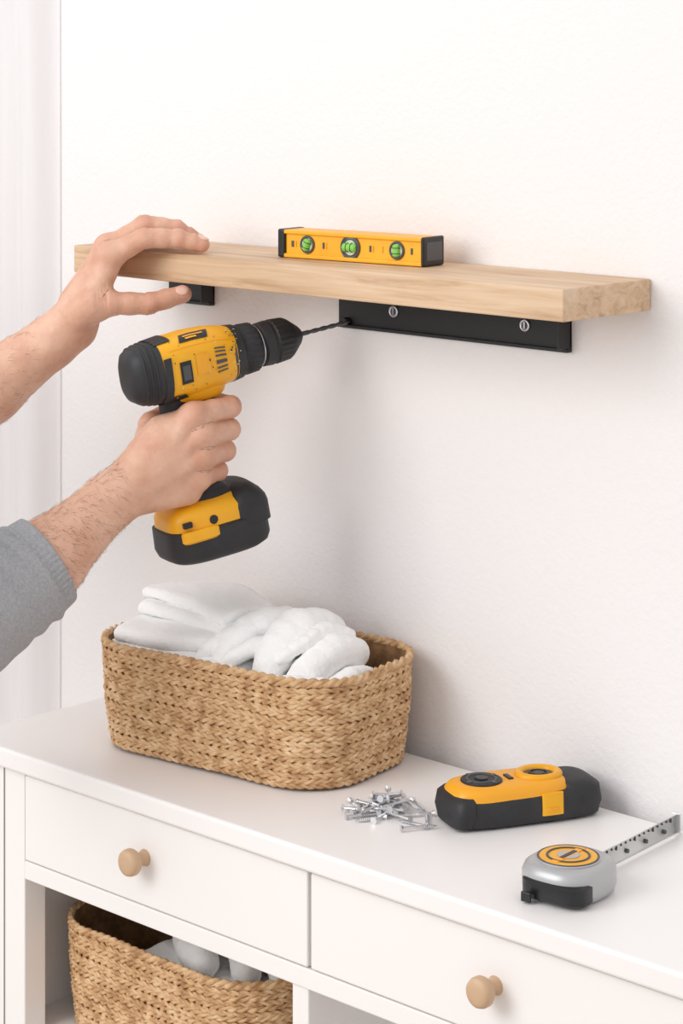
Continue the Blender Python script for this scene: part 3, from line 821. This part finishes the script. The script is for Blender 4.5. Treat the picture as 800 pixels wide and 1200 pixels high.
loft_z('yellow_shell', [(0.030,-0.016,0,0.082,0.0425,3.8),(0.043,-0.016,0,0.081,0.0415,3.8),(0.050,-0.016,0,0.076,0.037,3.6),(0.0525,-0.016,0,0.070,0.032,3.4)], M_yel2, sf, N=80)
loft_z('side_plate', [(0.012,0.030,-0.0440,0.015,0.0030,4),(0.040,0.030,-0.0430,0.015,0.0035,4)], M_yel, sf)
loft_z('side_slot', [(0.018,0.030,-0.0462,0.008,0.0020,4),(0.022,0.030,-0.0462,0.008,0.0020,4)], M_yel2, sf)
torus('window_ring', (0.030,0,0.0525), (0,0,1), 0.023, 0.0055, M_yel, sf, sx=1.15)
cyl('window_lens', (0.030,0,0.0515), (0,0,1), 0.022, 0.003, M_grey, sf)
torus('lens_ring', (0.030,0,0.0535), (0,0,1), 0.012, 0.0015, M_blk, sf)
cyl('lens_glass', (0.030,0,0.0535), (0,0,1), 0.008, 0.0015, M_blk, sf)
cyl('control_dial', (-0.052,0,0.0530), (0,0,1), 0.0275, 0.004, M_rub, sf, bev=0.001)
torus('dial_ring', (-0.052,0,0.0550), (0,0,1), 0.019, 0.0014, M_grey, sf)
cyl('dial_hub', (-0.052,0,0.0555), (0,0,1), 0.009, 0.003, M_blk, sf, bev=0.001)
for k in range(4):
    a = k*math.pi/2+0.4
    box('dial_key', (-0.052+0.0225*math.cos(a)-0.003,0.0225*math.sin(a)-0.003,0.053), (-0.052+0.0225*math.cos(a)+0.003,0.0225*math.sin(a)+0.003,0.0562), M_grey, sf, bev=0.0005)
box('button_a', (-0.017,-0.010,0.050), (-0.010,0.010,0.0545), M_blk, sf, bev=0.001)

# ---------------------------------------------------------------- tape measure
tm = empty('tape_measure', (0.228,-0.293,0.8005), (0,0,math.radians(95)))
loft_z('case', [(0.0,0,0,0.046,0.044,2.7),(0.004,0,0,0.053,0.050,2.7),(0.012,0,0,0.0555,0.0525,2.7),(0.030,0,0,0.0555,0.0525,2.7),(0.038,0,0,0.052,0.049,2.7),(0.042,0,0,0.046,0.043,2.6)], M_silver, tm)
loft_z('rubber_bumper', [(0.003,-0.034,-0.006,0.022,0.042,3.0),(0.006,-0.035,-0.006,0.0245,0.045,3.0),(0.024,-0.035,-0.006,0.0245,0.045,3.0),(0.027,-0.034,-0.006,0.022,0.042,3.0)], M_blk, tm)
cyl('face_rim', (-0.002,0,0.0425), (0,0,1), 0.040, 0.004, M_silver, tm, bev=0.001, N=48)
torus('face_ring', (-0.002,0,0.0445), (0,0,1), 0.0375, 0.0012, M_grey, tm)
cyl('face_label', (-0.002,0,0.0440), (0,0,1), 0.036, 0.003, M_yel, tm, bev=0.0005, N=48)
torus('label_ring', (-0.002,0,0.0455), (0,0,1), 0.026, 0.0016, M_grey, tm)
cyl('label_centre', (-0.002,0,0.0455), (0,0,1), 0.014, 0.002, M_silver, tm)
box('label_band', (-0.034,-0.005,0.0452), (0.030,0.005,0.0466), M_yel2, tm, bev=0.0005)
box('label_text', (-0.018,-0.003,0.0462), (0.014,0.003,0.0472), M_blk, tm, bev=0.0003)
box('belt_hook', (-0.066,0.012,0.006), (-0.050,0.026,0.010), M_grey, tm, bev=0.001)
box('belt_hook_tip', (-0.068,0.012,0.002), (-0.065,0.026,0.014), M_blk, tm, bev=0.001)
box('mouth', (0.045,-0.012,0.004), (0.060,0.012,0.034), M_grey, tm, bev=0.003)
V = []; F = []
for i in range(2):
    x = 0.055 if i == 0 else 0.262
    for j in range(9):
        t = j/8*2-1
        V.append((x, 0.002+0.0035*(1-t*t), 0.0150+0.0125*t))
for j in range(8): F.append((j, j+1, 9+j+1, 9+j))
o = mobj('blade', V, F, M_blade, tm); md = o.modifiers.new('s','SOLIDIFY'); md.thickness = 0.0008
box('end_hook', (0.260,-0.004,0.001), (0.2625,0.009,0.029), M_steel, tm, bev=0.0005)
for k in range(17):
    x = 0.066+k*0.0112
    hh = 0.0030 if k % 4 else 0.0055
    box('blade_tick', (x,0.0000,0.0262-hh), (x+0.0006,0.0034,0.0262), M_grey, tm, bev=0)
for x in (0.092, 0.138, 0.184, 0.230):
    cyl('blade_number', (x,0.0030,0.0125), (0,-1,0), 0.0028, 0.006, M_grey, tm, N=16)

# ---------------------------------------------------------------- lights & world
w = bpy.data.worlds.new('World'); scene.world = w; w.use_nodes = True
bg = w.node_tree.nodes['Background']; bg.inputs[0].default_value = (0.995, 0.992, 0.995, 1); bg.inputs[1].default_value = 0.80

def area(nm, loc, target, size, power, col):
    l = bpy.data.lights.new(nm, 'AREA'); l.shape = 'RECTANGLE'; l.size = size[0]; l.size_y = size[1]; l.energy = power; l.color = col
    o = bpy.data.objects.new(nm, l); scene.collection.objects.link(o); o.location = loc
    d = Vector(target)-Vector(loc); o.rotation_euler = d.to_track_quat('-Z','Y').to_euler(); return o
area('front_key_light', (-1.0,-3.3,2.7), (0.0,-0.1,1.0), (2.2,2.2), 46, (1,0.99,0.98))  # added soft lamp out front to brighten towels and drawer fronts, not a window

# ---------------------------------------------------------------- camera
cam = bpy.data.cameras.new('camera'); co = bpy.data.objects.new('camera', cam); scene.collection.objects.link(co)
co.location = (2.0,-2.56,1.84); co.rotation_euler = (math.radians(90),0,math.radians(43.6))
cam.sensor_fit = 'VERTICAL'; cam.sensor_height = 36; cam.sensor_width = 24; cam.lens = 2727/1200*36; cam.shift_y = -545/1200
cam.clip_end = 50
scene.camera = co

# ---------------------------------------------------------------- real-world scale (floor at z=0)
S = 0.8
for o in list(scene.objects):
    if o.parent is None:
        o.location = Vector((o.location.x*S, o.location.y*S, (o.location.z-FZ)*S))
        if o.type not in ('CAMERA','LIGHT'):
            f = S*(sf_s if o.name == 'stud_finder' else 1.0)
            o.scale = (f,f,f)
        elif o.type == 'LIGHT':
            o.data.size *= S; o.data.size_y *= S
bpy.context.view_layer.update()
